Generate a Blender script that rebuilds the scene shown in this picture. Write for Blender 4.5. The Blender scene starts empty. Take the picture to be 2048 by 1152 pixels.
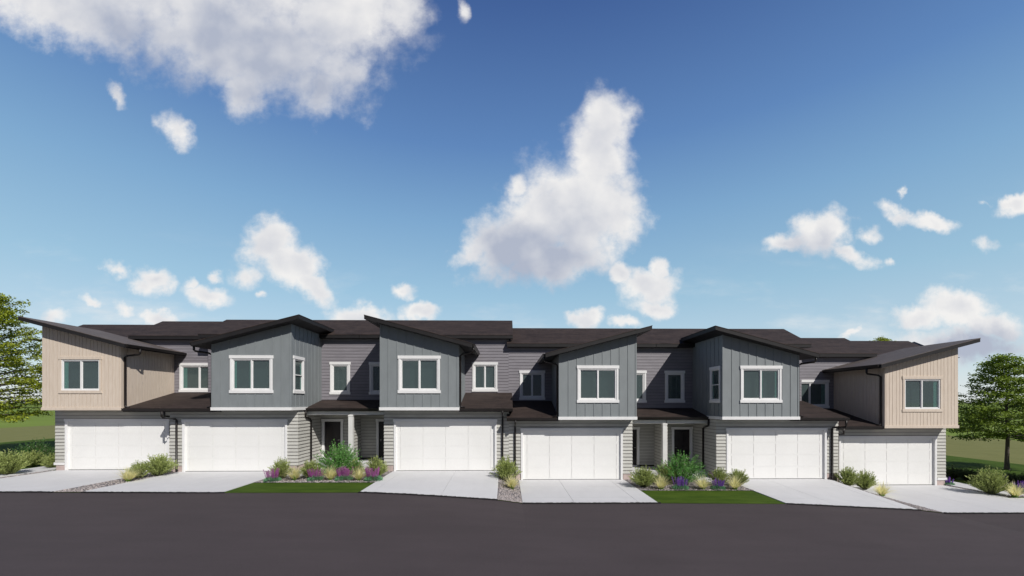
import bpy, bmesh, math, random
from math import radians, tan, atan, sin, cos, pi, sqrt
from mathutils import Vector, Matrix
random.seed(7)
S = bpy.context.scene

# ------------------------------------------------------------------ camera
F, PX0, HY, ZC, TH = 836.0, 1027.4, 805.0, 3.35, radians(1.0)
cam = bpy.data.cameras.new('camera'); cam_o = bpy.data.objects.new('camera', cam)
S.collection.objects.link(cam_o)
cam.sensor_width = 36; cam.lens = 36 * F / 2048
cam.shift_x = -(PX0 - 1024) / 2048; cam.shift_y = (HY - 576) / 2048
cam.clip_end = 20000; cam.clip_start = 0.1
cam_o.location = (0, 0, ZC); cam_o.rotation_euler = (radians(90), 0, -TH)
S.camera = cam_o

# ------------------------------------------------------------------ view
S.view_settings.view_transform = 'Standard'; S.view_settings.look = 'None'
S.view_settings.exposure = 0.0; S.view_settings.gamma = 1.0
S.view_settings.use_curve_mapping = False

# ------------------------------------------------------------------ sun
SUN = Vector((.735, -1.0, 1.04)).normalized()
sl = bpy.data.lights.new('sun', 'SUN'); sl.energy = 4.25; sl.angle = radians(0.5)
sl.color = (1.0, 0.965, 0.91)
so = bpy.data.objects.new('sun', sl); S.collection.objects.link(so)
so.rotation_euler = (-SUN).to_track_quat('-Z', 'Y').to_euler(); so.location = (30, -30, 40)

# ------------------------------------------------------------------ node helper
class NT:
    def __init__(s, tree):
        s.t = tree; s.n = tree.nodes; s.l = tree.links
    def new(s, typ, ins=None, **kw):
        n = s.n.new(typ)
        for k, v in kw.items(): setattr(n, k, v)
        if ins:
            for k, v in ins.items(): s.set(n.inputs[k], v)
        return n
    def set(s, inp, v):
        if isinstance(v, bpy.types.NodeSocket): s.l.new(v, inp)
        else: inp.default_value = v
    def math(s, op, a, b=None, c=None, clamp=False):
        n = s.n.new('ShaderNodeMath'); n.operation = op; n.use_clamp = clamp
        s.set(n.inputs[0], a)
        if b is not None: s.set(n.inputs[1], b)
        if c is not None: s.set(n.inputs[2], c)
        return n.outputs[0]
    def vm(s, op, a, b=None):
        n = s.n.new('ShaderNodeVectorMath'); n.operation = op
        s.set(n.inputs[0], a)
        if b is not None: s.set(n.inputs[1], b)
        return n.outputs['Value'] if op in ('LENGTH', 'DOT_PRODUCT') else n.outputs[0]
    def noise(s, vec, scale, detail=4, rough=.5, out='Fac', dim='3D'):
        n = s.new('ShaderNodeTexNoise', noise_dimensions=dim)
        if vec is not None: s.l.new(vec, n.inputs['Vector'])
        n.inputs['Scale'].default_value = scale; n.inputs['Detail'].default_value = detail
        n.inputs['Roughness'].default_value = rough
        return n.outputs[out]
    def ramp(s, fac, stops, interp='LINEAR'):
        n = s.n.new('ShaderNodeValToRGB'); s.l.new(fac, n.inputs[0])
        n.color_ramp.interpolation = interp
        e = n.color_ramp.elements
        while len(e) < len(stops): e.new(.5)
        for q, (p, c) in zip(e, stops): q.position = p; q.color = (*c, 1) if len(c) == 3 else c
        return n.outputs[0]
    def mix(s, fac, a, b, typ='MIX'):
        n = s.new('ShaderNodeMix', data_type='RGBA', blend_type=typ)
        s.set(n.inputs[0], fac); s.set(n.inputs[6], a if isinstance(a, bpy.types.NodeSocket) else (*a, 1))
        s.set(n.inputs[7], b if isinstance(b, bpy.types.NodeSocket) else (*b, 1))
        return n.outputs[2]
    def smooth(s, x, lo, hi, a=0.0, b=1.0):
        n = s.new('ShaderNodeMapRange', interpolation_type='SMOOTHSTEP')
        s.set(n.inputs[0], x); n.inputs[1].default_value = lo; n.inputs[2].default_value = hi
        n.inputs[3].default_value = a; n.inputs[4].default_value = b
        return n.outputs[0]

# ------------------------------------------------------------------ world: Nishita sky and procedural clouds
W = bpy.data.worlds.new('World'); S.world = W; W.use_nodes = True
w = NT(W.node_tree); w.n.clear()
el = math.asin(SUN.z); az = math.atan2(SUN.x, SUN.y)
sky = w.new('ShaderNodeTexSky', sky_type='NISHITA', sun_disc=False, sun_elevation=el, sun_rotation=az,
            altitude=0, air_density=1.0, dust_density=0.6, ozone_density=2.2)
geo = w.new('ShaderNodeTexCoord'); D = geo.outputs['Generated']
sep = w.new('ShaderNodeSeparateXYZ', {0: D})
ay = w.math('MAXIMUM', w.math('ABSOLUTE', sep.outputs[1]), 0.02)
u = w.math('DIVIDE', sep.outputs[0], ay); v = w.math('DIVIDE', sep.outputs[2], ay)
uv = w.new('ShaderNodeCombineXYZ', {0: u, 1: v, 2: 0.0}).outputs[0]
def sky_uv(px, py):
    a = atan((px - PX0) / F) + TH; q = (px - PX0) / F
    return tan(a), (HY - py) / F / (cos(TH) - q * sin(TH))
# warp the sky plane a little so that cloud outlines fray
n1 = w.noise(uv, 5.0, 3, .55, 'Color')
n2 = w.noise(uv, 22.0, 4, .6, 'Color')
wp = w.vm('ADD', w.vm('MULTIPLY', w.vm('SUBTRACT', n1, (.5, .5, .5)), (.10, .08, 0)),
          w.vm('MULTIPLY', w.vm('SUBTRACT', n2, (.5, .5, .5)), (.045, .045, 0)))
uvw = w.vm('ADD', uv, wp)
CLOUDS = [  # px, py, half width, half height, tilt (deg, clockwise on the picture), weight
    (300, -50, 500, 140, 14, 1.1), (480, 80, 290, 120, 16, 1.15), (680, 30, 190, 110, -25, 1.05), (488, 175, 62, 75, -8, .9),
    (640, 170, 40, 85, 4, .75), (708, 140, 50, 78, 20, .7), (120, 10, 320, 80, 14, .95), (790, 10, 80, 70, -30, .95),
    (927, 22, 15, 26, 0, .7), (238, 178, 32, 17, 40, .75), (357, 258, 32, 48, -30, .8),
    (1214, 243, 66, 80, -8, 1.15), (1195, 300, 78, 115, 12, 1.1), (1150, 420, 135, 130, 0, 1.1), (1045, 475, 140, 80, -22, 1.05),
    (1222, 415, 78, 95, 0, 1.1), (1100, 515, 150, 58, 0, .95), (945, 505, 60, 36, -20, .8), (1040, 375, 30, 42, 30, .75), (1092, 400, 118, 62, -46, 1),
    (545, 480, 58, 62, 30, 1.05), (590, 535, 74, 52, 10, 1.1), (628, 582, 66, 32, 38, .95), (512, 555, 36, 30, 0, .7),
    (240, 546, 32, 16, 40, .7), (298, 560, 42, 26, 10, .85), (275, 575, 36, 20, 35, .6), (418, 586, 56, 24, 5, .9), (378, 568, 18, 14, 0, .6), (430, 545, 22, 13, 0, .6),
    (182, 603, 30, 11, 20, .55), (105, 630, 45, 16, 0, .42), (262, 622, 36, 16, 35, .6), (318, 634, 44, 20, 0, .95),
    (526, 592, 11, 11, 0, .6), (718, 640, 74, 30, 0, 1.05), (838, 628, 46, 20, 0, 1), (798, 592, 30, 18, 0, .75),
    (1172, 642, 38, 25, 0, 1.05), (1252, 648, 36, 16, 0, .95),
    (1300, 570, 84, 46, 0, 1.05), (1235, 548, 32, 32, 0, .85), (1325, 530, 26, 32, 0, .85), (1310, 612, 66, 24, 0, .75),
    (1650, 465, 66, 52, -25, .95), (1572, 490, 62, 22, -12, .8), (1700, 502, 60, 18, 20, .65), (1732, 455, 26, 18, 0, .5),
    (1798, 428, 48, 24, 18, .85), (1862, 440, 60, 22, 4, .88), (1813, 388, 8, 16, 20, .45), (2030, 405, 48, 22, -20, .85), (1975, 402, 20, 9, 0, .45),
    (1972, 480, 20, 18, -40, .45), (1776, 514, 15, 11, 0, .45),
    (1915, 615, 92, 42, 8, 1.1), (1835, 636, 70, 32, 0, .95), (1990, 645, 76, 34, 8, .95), (1925, 690, 170, 40, 0, .8),
    (1706, 672, 26, 18, -20, .95),
    # sky behind the camera and past the frame
    (-500, 300, 260, 90, 10, .9), (2600, 350, 240, 80, -10, .9), (2900, 600, 260, 60, 0, .9), (-1300, 200, 500, 160, 0, .8), (3400, 100, 500, 150, 0, .8),
]
field = None
for (px, py, rx, ry, rot, wt) in CLOUDS:
    c = sky_uv(px, py)
    m = w.new('ShaderNodeMapping', vector_type='TEXTURE')
    w.l.new(uvw, m.inputs[0])
    m.inputs['Location'].default_value = (c[0], c[1], 0)
    m.inputs['Rotation'].default_value = (0, 0, radians(-rot))
    m.inputs['Scale'].default_value = (rx / F * 1.12, ry / F * 1.12, 1)
    d = w.vm('LENGTH', m.outputs[0])
    f = w.math('MULTIPLY_ADD', d, -wt, wt)
    field = f if field is None else w.math('MAXIMUM', field, f)
fb = w.noise(uv, 13.0, 7, .62)
fbl = w.noise(uv, 4.5, 3, .5)
amp = w.smooth(sep.outputs[2], .35, .7, 1.2, .8)
dens = w.math('ADD', field, w.math('MULTIPLY', w.math('SUBTRACT', fb, .5), amp))
dens = w.math('ADD', dens, w.math('MULTIPLY', w.math('SUBTRACT', fbl, .5), .45))
alpha = w.smooth(w.math('MULTIPLY', dens, w.smooth(sep.outputs[2], .3, .7, 1.0, .75)), -.02, .58)
# relief: the same noise looked up a little towards the sun
fb_a = w.noise(uv, 8.0, 4, .48)
fb_s = w.noise(w.vm('ADD', uv, (.022, .028, 0)), 8.0, 4, .48)
rel = w.math('SUBTRACT', fb_a, fb_s)
deep = w.smooth(w.math('ADD', field, w.math('MULTIPLY', w.math('SUBTRACT', fbl, .5), .9)), .25, .95)
def blob(px, py, rx, ry, rot=0):
    c = sky_uv(px, py); m = w.new('ShaderNodeMapping', vector_type='TEXTURE'); w.l.new(uvw, m.inputs[0])
    m.inputs['Location'].default_value = (c[0], c[1], 0); m.inputs['Rotation'].default_value = (0, 0, radians(-rot))
    m.inputs['Scale'].default_value = (rx / F, ry / F, 1)
    return w.smooth(w.vm('LENGTH', m.outputs[0]), .35, 1.15, 1.0, 0.0)
under = w.math('MAXIMUM', blob(1080, 520, 210, 110, -10), w.math('MAXIMUM', blob(430, 110, 360, 150, 12), blob(1990, 700, 160, 60)))
under = w.math('MAXIMUM', under, w.math('MULTIPLY', blob(1620, 500, 130, 40), .6))
shade = w.math('ADD', w.math('MULTIPLY', deep, .28), w.math('MULTIPLY', under, w.smooth(fbl, .25, .7, .35, .95)))
shade = w.math('SUBTRACT', shade, w.math('MULTIPLY', rel, 1.25), clamp=True)
ccol = w.mix(shade, (.90, .885, .87), (.44, .48, .585))
# the blue between the clouds, as the Nishita sky gives it, a touch deeper overhead
hs = w.new('ShaderNodeHueSaturation', {'Color': sky.outputs[0], 'Saturation': 1.06, 'Value': 1.0})
SKYK = 0.105
skyc = w.vm('MULTIPLY', hs.outputs[0], (SKYK, SKYK, SKYK))
grad = w.ramp(sep.outputs[2], [(.0, (.84, .88, .91)), (.07, (.62, .76, .84)), (.24, (.37, .60, .76)), (.39, (.235, .44, .68)), (.52, (.125, .265, .55)), (.69, (.054, .125, .35)), (.80, (.022, .06, .19)), (1.0, (.012, .035, .12))])
skyc = w.mix(.78, skyc, grad)
a2 = w.math('MULTIPLY', alpha, w.smooth(sep.outputs[2], .0, .03))
thin = w.math('MULTIPLY', w.smooth(w.noise(w.vm('MULTIPLY', uv, (1.0, 3.2, 1)), 2.6, 6, .6), .5, .78), w.math('MULTIPLY', w.smooth(sep.outputs[2], .03, .12), w.smooth(sep.outputs[2], .34, .14)))
a2 = w.math('MAXIMUM', w.math('MULTIPLY', a2, .97), w.math('MULTIPLY', thin, .6))
col = w.mix(a2, skyc, ccol)
# added dimming of the sky behind the viewer, keeps shaded walls dark
back = w.smooth(sep.outputs[1], -.35, .12, .27, 1.0)
col = w.vm('MULTIPLY', col, w.new('ShaderNodeCombineXYZ', {0: back, 1: back, 2: w.math('POWER', back, .8)}).outputs[0])
bg = w.new('ShaderNodeBackground', {'Color': col, 'Strength': 1.0})
out = w.new('ShaderNodeOutputWorld', {'Surface': bg.outputs[0]})
W.cycles.sampling_method = 'MANUAL'; W.cycles.sample_map_resolution = 512

# ------------------------------------------------------------------ materials
def lin(r, g, b):
    f = lambda c: (c / 255 / 12.92) if c / 255 <= .04045 else ((c / 255 + .055) / 1.055) ** 2.4
    return (f(r), f(g), f(b))
def base_mat(name):
    m = bpy.data.materials.new(name); m.use_nodes = True
    t = NT(m.node_tree); t.n.clear()
    b = t.new('ShaderNodeBsdfPrincipled'); o = t.new('ShaderNodeOutputMaterial', {'Surface': b.outputs[0]})
    pos = t.new('ShaderNodeNewGeometry').outputs['Position']
    return m, t, b, pos, o
def scaled(t, pos, s): return t.vm('MULTIPLY', pos, s)
def mk(name, col, rough=.6, var=.08, vscale=(1, 1, 1), nscale=3.0, fine=0.0, fscale=60, bump=0.0, bscale=40, spec=.5, metal=0):
    m, t, b, pos, o = base_mat(name)
    n = t.noise(scaled(t, pos, vscale), nscale, 5, .6)
    f = t.smooth(n, .3, .7, 1 - var, 1 + var)
    if fine:
        n2 = t.noise(scaled(t, pos, vscale), fscale, 3, .6)
        f = t.math('MULTIPLY', f, t.smooth(n2, .3, .7, 1 - fine, 1 + fine))
    c = t.new('ShaderNodeCombineColor', {0: f, 1: f, 2: f}).outputs[0]
    t.l.new(t.mix(1.0, c, col, 'MULTIPLY'), b.inputs['Base Color'])
    b.inputs['Roughness'].default_value = rough; b.inputs['Metallic'].default_value = metal
    b.inputs['Specular IOR Level'].default_value = spec
    if bump:
        nb = t.noise(scaled(t, pos, vscale), bscale, 4, .6)
        bn = t.new('ShaderNodeBump', {'Height': nb, 'Strength': bump, 'Distance': .01})
        t.l.new(bn.outputs[0], b.inputs['Normal'])
    return m
M = {}
M['lower'] = mk('greige_lap_siding', (.50, .493, .455), .62, .07, (.6, .6, 3.2), 2.2, .04, 30, .25, 60)
M['lower_lap_shade'] = mk('greige_lap_shade', (.15, .135, .12), .8, .1)  # lap shadow lines painted as dark strips, lower and upper siding
M['upper_lap_shade'] = mk('plum_lap_shade', (.095, .084, .094), .8, .1)
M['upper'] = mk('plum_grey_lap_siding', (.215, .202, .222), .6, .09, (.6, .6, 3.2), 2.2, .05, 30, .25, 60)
M['blue'] = mk('blue_grey_panel', (.212, .232, .240), .6, .05, (1, 1, .4), 3, .04, 50, .2, 80)
M['white'] = mk('white_trim_paint', (.77, .765, .76), .45, .03, (1, 1, 1), 1.5, .015, 30)
M['garage'] = mk('white_garage_door', (.775, .77, .75), .5, .02, (1, 1, .6), .9, .015, 20)
M['black'] = mk('dark_fascia', (.017, .0155, .016), .55, .12, (1, 1, 1), 2, spec=.3)
M['gutter'] = mk('black_gutter_metal', (.014, .011, .010), .4, .15, (1, 1, 1), 2, spec=.35)
M['door'] = mk('front_door_paint', (.012, .008, .009), .35, .1)
M['post'] = mk('painted_post', (.66, .655, .63), .6, .04)
M['found'] = mk('foundation_concrete', (.46, .37, .345), .8, .1, (1, 1, 1), 4, .08, 60, .4, 60)
M['curtain'] = mk('teal_curtain', (.50, .95, .85), .8, .12, (14, 1, .5), 3)
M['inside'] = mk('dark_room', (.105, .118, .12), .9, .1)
M['bark'] = mk('bark', (.115, .095, .082), .9, .35, (1, 1, .25), 18, .25, 60, .8, 40)
M['stem'] = mk('green_stem', (.09, .10, .04), .8, .2)

# beige boards with knots
m, t, b, pos, o = base_mat('beige_wood_boards'); M['beige'] = m
n = t.noise(scaled(t, pos, (9, 9, .8)), 2.0, 5, .6)
k = t.noise(scaled(t, pos, (5, 5, 1.6)), 2.2, 2, .5)
kn = t.smooth(k, .66, .74)
c = t.ramp(n, [(.3, (.565, .472, .382)), (.7, (.65, .56, .47))])
c = t.mix(t.math('MULTIPLY', kn, .28), c, (.36, .32, .28))
t.l.new(c, b.inputs['Base Color']); b.inputs['Roughness'].default_value = .7

# asphalt shingles
def shingle(name, a, bcol):
    m, t, b, pos, o = base_mat(name)
    s = t.new('ShaderNodeSeparateXYZ', {0: pos})
    row = t.math('FLOOR', t.math('MULTIPLY', t.math('ADD', s.outputs[1], t.math('MULTIPLY', s.outputs[2], .35)), 6.5))
    cv = t.new('ShaderNodeCombineXYZ', {0: t.math('MULTIPLY', s.outputs[0], .55), 1: t.math('MULTIPLY', row, 7.3), 2: 0.0}).outputs[0]
    n = t.noise(cv, 1.6, 3, .75)
    n2 = t.noise(pos, 90, 2, .6)
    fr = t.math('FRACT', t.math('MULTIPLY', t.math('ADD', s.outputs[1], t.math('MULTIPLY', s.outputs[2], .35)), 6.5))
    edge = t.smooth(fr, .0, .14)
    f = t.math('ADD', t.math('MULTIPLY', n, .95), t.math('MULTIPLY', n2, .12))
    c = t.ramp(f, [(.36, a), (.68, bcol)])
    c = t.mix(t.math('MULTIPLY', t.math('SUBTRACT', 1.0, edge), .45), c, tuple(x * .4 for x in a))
    t.l.new(c, b.inputs['Base Color']); b.inputs['Roughness'].default_value = .72
    b.inputs['Specular IOR Level'].default_value = .3
    h = t.math('ADD', t.math('MULTIPLY', edge, 1.0), t.math('MULTIPLY', n2, .4))
    bn = t.new('ShaderNodeBump', {'Height': h, 'Strength': .35, 'Distance': .012})
    t.l.new(bn.outputs[0], b.inputs['Normal'])
    return m
M['shingle'] = shingle('brown_shingles', (.020, .0135, .0118), (.050, .035, .030))

M['shingle_sheen'] = shingle('painted_sheen_shingles', (.082, .066, .060), (.135, .113, .104))  # lighter shingle copy, grazing sheen on the end roofs put into the colour

# window glass
m, t, b, pos, o = base_mat('window_glass'); M['glass'] = m
b.inputs['Base Color'].default_value = (.115, .148, .150, 1); b.inputs['Roughness'].default_value = .04
b.inputs['IOR'].default_value = 1.7
tr = t.new('ShaderNodeBsdfTransparent', {'Color': (.85, .96, .94, 1)})
mx = t.new('ShaderNodeMixShader', {0: .55, 1: b.outputs[0], 2: tr.outputs[0]})
t.l.new(mx.outputs[0], o.inputs['Surface'])

# concrete
m, t, b, pos, o = base_mat('driveway_concrete'); M['concrete'] = m
n = t.noise(pos, .7, 6, .6); n2 = t.noise(pos, 35, 3, .6); n3 = t.noise(scaled(t, pos, (1, .35, 1)), 2.5, 4, .65)
f = t.math('MULTIPLY', t.smooth(n, .3, .7, .97, 1.02), t.smooth(n2, .25, .75, .97, 1.02))
f = t.math('MULTIPLY', f, t.smooth(n3, .3, .72, .975, 1.01))
c = t.new('ShaderNodeCombineColor', {0: f, 1: f, 2: f}).outputs[0]
t.l.new(t.mix(1.0, c, (.60, .597, .607), 'MULTIPLY'), b.inputs['Base Color']); b.inputs['Roughness'].default_value = .85
bn = t.new('ShaderNodeBump', {'Height': n2, 'Strength': .15, 'Distance': .01}); t.l.new(bn.outputs[0], b.inputs['Normal'])

# asphalt
m, t, b, pos, o = base_mat('road_asphalt'); M['asphalt'] = m
n = t.noise(pos, .25, 5, .6); n2 = t.noise(pos, 55, 3, .7); n3 = t.noise(scaled(t, pos, (.3, 1.6, 1)), 1.2, 5, .6)
f = t.math('MULTIPLY', t.smooth(n, .3, .7, .94, 1.06), t.smooth(n2, .25, .75, .80, 1.22))
f = t.math('MULTIPLY', f, t.smooth(n3, .3, .7, .95, 1.05))
c = t.new('ShaderNodeCombineColor', {0: f, 1: f, 2: f}).outputs[0]
t.l.new(t.mix(1.0, c, (.061, .049, .052), 'MULTIPLY'), b.inputs['Base Color']); b.inputs['Roughness'].default_value = .9
b.inputs['Specular IOR Level'].default_value = .3
bn = t.new('ShaderNodeBump', {'Height': n2, 'Strength': .4, 'Distance': .01}); t.l.new(bn.outputs[0], b.inputs['Normal'])

def grassmat(name, a, bcol, s1, s2, stretch=(1, 1, 1)):
    m, t, b, pos, o = base_mat(name)
    n = t.noise(scaled(t, pos, stretch), s1, 6, .65); n2 = t.noise(pos, s2, 4, .7)
    f = t.math('ADD', t.math('MULTIPLY', n, .6), t.math('MULTIPLY', n2, .4))
    t.l.new(t.ramp(f, [(.34, a), (.66, bcol)]), b.inputs['Base Color']); b.inputs['Roughness'].default_value = .95
    b.inputs['Specular IOR Level'].default_value = .1
    bn = t.new('ShaderNodeBump', {'Height': n2, 'Strength': .5, 'Distance': .03}); t.l.new(bn.outputs[0], b.inputs['Normal'])
    return m
M['lawn'] = grassmat('lawn_grass', (.028, .060, .006), (.080, .128, .016), 1.3, 30, (.6, 2.2, 1))
M['field'] = grassmat('dry_olive_field', (.155, .16, .055), (.20, .20, .075), .6, 12)
M['far'] = grassmat('far_green_meadow', (.135, .19, .032), (.195, .265, .048), .05, 3)
M['mulch'] = mk('dark_soil', (.05, .045, .042), .95, .4, (1, 1, 1), 20, .3, 60, .5, 40)

# gravel: voronoi pebbles in mixed greys and tans
m, t, b, pos, o = base_mat('gravel_stones'); M['gravel'] = m
vo = t.new('ShaderNodeTexVoronoi', {'Vector': pos, 'Scale': 16.0}); vo.feature = 'F1'
cr = t.ramp(t.new('ShaderNodeSeparateColor', {0: vo.outputs['Color']}).outputs[0],
            [(.0, (.10, .10, .13)), (.3, (.22, .21, .23)), (.55, (.33, .27, .25)), (.8, (.42, .37, .35)), (1., (.62, .58, .56))])
dk = t.smooth(vo.outputs['Distance'], .35, .7, 1.0, .25)
cc = t.new('ShaderNodeCombineColor', {0: dk, 1: dk, 2: dk}).outputs[0]
t.l.new(t.mix(1.0, cr, cc, 'MULTIPLY'), b.inputs['Base Color']); b.inputs['Roughness'].default_value = .85
bn = t.new('ShaderNodeBump', {'Height': t.math('SUBTRACT', 1.0, vo.outputs['Distance']), 'Strength': .9, 'Distance': .03})
t.l.new(bn.outputs[0], b.inputs['Normal'])
M['pebble'] = mk('loose_pebbles', (.36, .32, .31), .85, .5, (1, 1, 1), 14)

def leafmat(name, dark, light, scale=3.0, trans=.35):
    m, t, b, pos, o = base_mat(name)
    n = t.noise(pos, scale, 4, .7); n2 = t.noise(pos, scale * 9, 2, .6)
    f = t.math('ADD', t.math('MULTIPLY', n, .5), t.math('MULTIPLY', n2, .5))
    c = t.ramp(f, [(.36, dark), (.64, light)])
    t.l.new(c, b.inputs['Base Color']); b.inputs['Roughness'].default_value = .55
    tl = t.new('ShaderNodeBsdfTranslucent', {'Color': c})
    mx = t.new('ShaderNodeMixShader', {0: trans, 1: b.outputs[0], 2: tl.outputs[0]})
    t.l.new(mx.outputs[0], o.inputs['Surface'])
    return m
M['leaf_olive'] = leafmat('olive_shrub_leaf', (.14, .19, .035), (.60, .68, .24), 4)
M['leaf_bright'] = leafmat('bright_shrub_leaf', (.07, .22, .035), (.22, .50, .12), 5)
M['leaf_shaded'] = leafmat('shaded_shrub_leaf', (.035, .11, .018), (.10, .24, .05), 5)  # darker green, shade on the left shrubs painted into the leaves
M['leaf_hedge_shaded'] = leafmat('shaded_hedge_leaf', (.025, .045, .018), (.06, .10, .035), 5)  # shade lying over the hedge put into its leaf colour
M['leaf_sage'] = leafmat('sage_leaf', (.10, .28, .13), (.26, .50, .27), 6)
M['straw'] = leafmat('straw_blade', (.86, .80, .38), (.97, .94, .62), 6, .6)
M['blade_green'] = leafmat('green_blade', (.14, .32, .03), (.30, .50, .07), 6)
M['magenta'] = leafmat('magenta_flower', (.27, .04, .23), (.52, .13, .46), 8, .3)
M['violet'] = leafmat('violet_flower', (.15, .05, .42), (.38, .15, .68), 8, .3)
M['tree_leaf'] = leafmat('tree_leaf', (.12, .17, .015), (.50, .56, .05), 1.6, .34)
M['tree_leaf2'] = leafmat('tree_leaf_green', (.08, .14, .018), (.36, .48, .06), 1.6, .34)
M['blossom'] = leafmat('pale_blossom', (.5, .42, .36), (.7, .62, .5), 6, .3)

# ------------------------------------------------------------------ mesh collector
class MB:
    def __init__(s): s.v = []; s.f = []; s.mi = []; s.cur = 0
    def face(s, pts):
        i = len(s.v); s.v += [tuple(p) for p in pts]; s.f.append(tuple(range(i, i + len(pts)))); s.mi.append(s.cur)
    def box(s, x0, x1, y0, y1, z0, z1):
        s.hexa([(x0, y0, z0), (x1, y0, z0), (x1, y1, z0), (x0, y1, z0), (x0, y0, z1), (x1, y0, z1), (x1, y1, z1), (x0, y1, z1)])
    def hexa(s, p):
        i = len(s.v); s.v += [tuple(q) for q in p]
        for f in ((0, 3, 2, 1), (4, 5, 6, 7), (0, 1, 5, 4), (1, 2, 6, 5), (2, 3, 7, 6), (3, 0, 4, 7)):
            s.f.append(tuple(i + k for k in f)); s.mi.append(s.cur)
    def tube(s, pts, rad, n=6, cap=True):
        if not hasattr(rad, '__len__'): rad = [rad] * len(pts)
        pts = [Vector(p) for p in pts]; rings = []
        for k, p in enumerate(pts):
            a = pts[max(k - 1, 0)]; b = pts[min(k + 1, len(pts) - 1)]
            d = (b - a).normalized() if (b - a).length > 1e-9 else Vector((0, 0, 1))
            ref = Vector((0, 1, 0)) if abs(d.y) < .9 else Vector((1, 0, 0))
            e1 = d.cross(ref).normalized(); e2 = d.cross(e1)
            i = len(s.v); off = pi / n if n == 4 else 0
            for q in range(n):
                t_ = 2 * pi * q / n + off
                s.v.append(tuple(p + e1 * cos(t_) * rad[k] + e2 * sin(t_) * rad[k]))
            rings.append(i)
        for a, b in zip(rings, rings[1:]):
            for q in range(n):
                r = (q + 1) % n; s.f.append((a + q, a + r, b + r, b + q)); s.mi.append(s.cur)
        if cap:
            s.f.append(tuple(rings[0] + q for q in range(n))[::-1]); s.mi.append(s.cur)
            s.f.append(tuple(rings[-1] + q for q in range(n))); s.mi.append(s.cur)
    def build(s, name, mats, parent=None, origin=None, xf=None, smooth=False, flip=False, label=None, kind=None, recalc=True, bevel=0):
        vs = [xf(p) for p in s.v] if xf else s.v
        if parent is not None and origin is None: origin = parent['_o'] if '_o' in parent else (0, 0, 0)
        o3 = Vector(origin) if origin is not None else Vector((0, 0, 0))
        me = bpy.data.meshes.new(name)
        me.from_pydata([tuple(Vector(p) - o3) for p in vs], [], [f[::-1] for f in s.f] if flip else s.f)
        if not isinstance(mats, (list, tuple)): mats = [mats]
        for q in mats: me.materials.append(q)
        me.polygons.foreach_set('material_index', s.mi)
        if smooth: me.polygons.foreach_set('use_smooth', [True] * len(s.f))
        me.update()
        if recalc:
            bm = bmesh.new(); bm.from_mesh(me); bmesh.ops.recalc_face_normals(bm, faces=bm.faces[:]); bm.to_mesh(me); bm.free()
        o = bpy.data.objects.new(name, me); S.collection.objects.link(o)
        if parent is not None:
            o.parent = parent
            o['_o'] = list(o3)
        else: o.location = o3
        if label: o['label'] = label
        if kind: o['kind'] = kind
        if bevel:
            bv = o.modifiers.new('bevel', 'BEVEL'); bv.width = bevel; bv.segments = 2; bv.limit_method = 'ANGLE'
        return o
def tag(o, label=None, cat=None, group=None, kind=None):
    if label: o['label'] = label
    if cat: o['category'] = cat
    if group: o['group'] = group
    if kind: o['kind'] = kind
    return o
def empty(name, loc):
    o = bpy.data.objects.new(name, None); S.collection.objects.link(o); o.location = loc; o.empty_display_size = .3
    o['_o'] = list(loc); return o
def copy_tree(o, parent=None):
    c = o.copy(); S.collection.objects.link(c)
    if parent is not None: c.parent = parent
    for ch in [q for q in bpy.data.objects if q.parent == o]: copy_tree(ch, c)
    return c

# ------------------------------------------------------------------ ground
def lerp_tab(tab, x):
    if x <= tab[0][0]: return tab[0][1]
    for (a, za), (b, zb) in zip(tab, tab[1:]):
        if x <= b: return za + (zb - za) * (x - a) / (b - a)
    return tab[-1][1]
ROADT = [(-40, 0), (-18, .0), (-12, -.05), (-5.5, -.06), (-3.9, -.13), (-2.3, -.23), (-.4, -.36), (.6, -.50), (5.8, -.515), (10.8, -.56), (16.05, -.83), (17.1, -.96), (23, -.98), (60, -1.0)]
UPT = [(-40, -.04), (-.4, -.04), (.6, -.49), (16.0, -.49), (17.1, -.93), (60, -.95)]
def G(x, y):
    if y <= 16:
        k = max(0, min(1, (16 - y) / 5.0)); k = k * k * (3 - 2 * k)
        return lerp_tab(ROADT, x) * (1 - k) + (-.5 - .5 * math.tanh((x - 2) / 14)) * k
    if y >= 20.2: return lerp_tab(UPT, x)
    k = (y - 16) / 4.2
    return lerp_tab(ROADT, x) * (1 - k) + lerp_tab(UPT, x) * k
XS = sorted(set([-3000, -1200, -500, -200, -120, -80, -60, -50, -40, -30, -26, -24, 60, 45, 40, 34, 30, 80, 120, 200, 500, 1200, 3000] +
                [a for a, _ in ROADT + UPT] + [-22.4 + .5 * i for i in range(96)]))
def sheet(name, x0, x1, y0, y1, off, mat, step=.5, kind='structure', clip=None, ys=None):
    mb = MB()
    xs = [x for x in XS if x0 < x < x1]; xs = [x0] + xs + [x1]
    if ys is None:
        n = max(1, int((y1 - y0) / step)); ys = [y0 + (y1 - y0) * i / n for i in range(n + 1)]
    idx = {}
    for j, y in enumerate(ys):
        for i, x in enumerate(xs):
            idx[i, j] = len(mb.v); mb.v.append((x, y, G(x, y) + off))
    for j in range(len(ys) - 1):
        for i in range(len(xs) - 1):
            mb.f.append((idx[i, j], idx[i + 1, j], idx[i + 1, j + 1], idx[i, j + 1])); mb.mi.append(0)
    return mb.build(name, mat, kind=kind, recalc=False)
sheet('ground', -4000, 4000, -4000, 6000, -.06, M['far'], ys=[-4000, -800, -60, 0, 10, 11, 12, 13, 14, 15, 15.5, 15.9, 16] + [16 + .42 * i for i in range(1, 11)] + [22, 26, 34, 50, 80, 150, 400, 1200, 3000, 6000])
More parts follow.
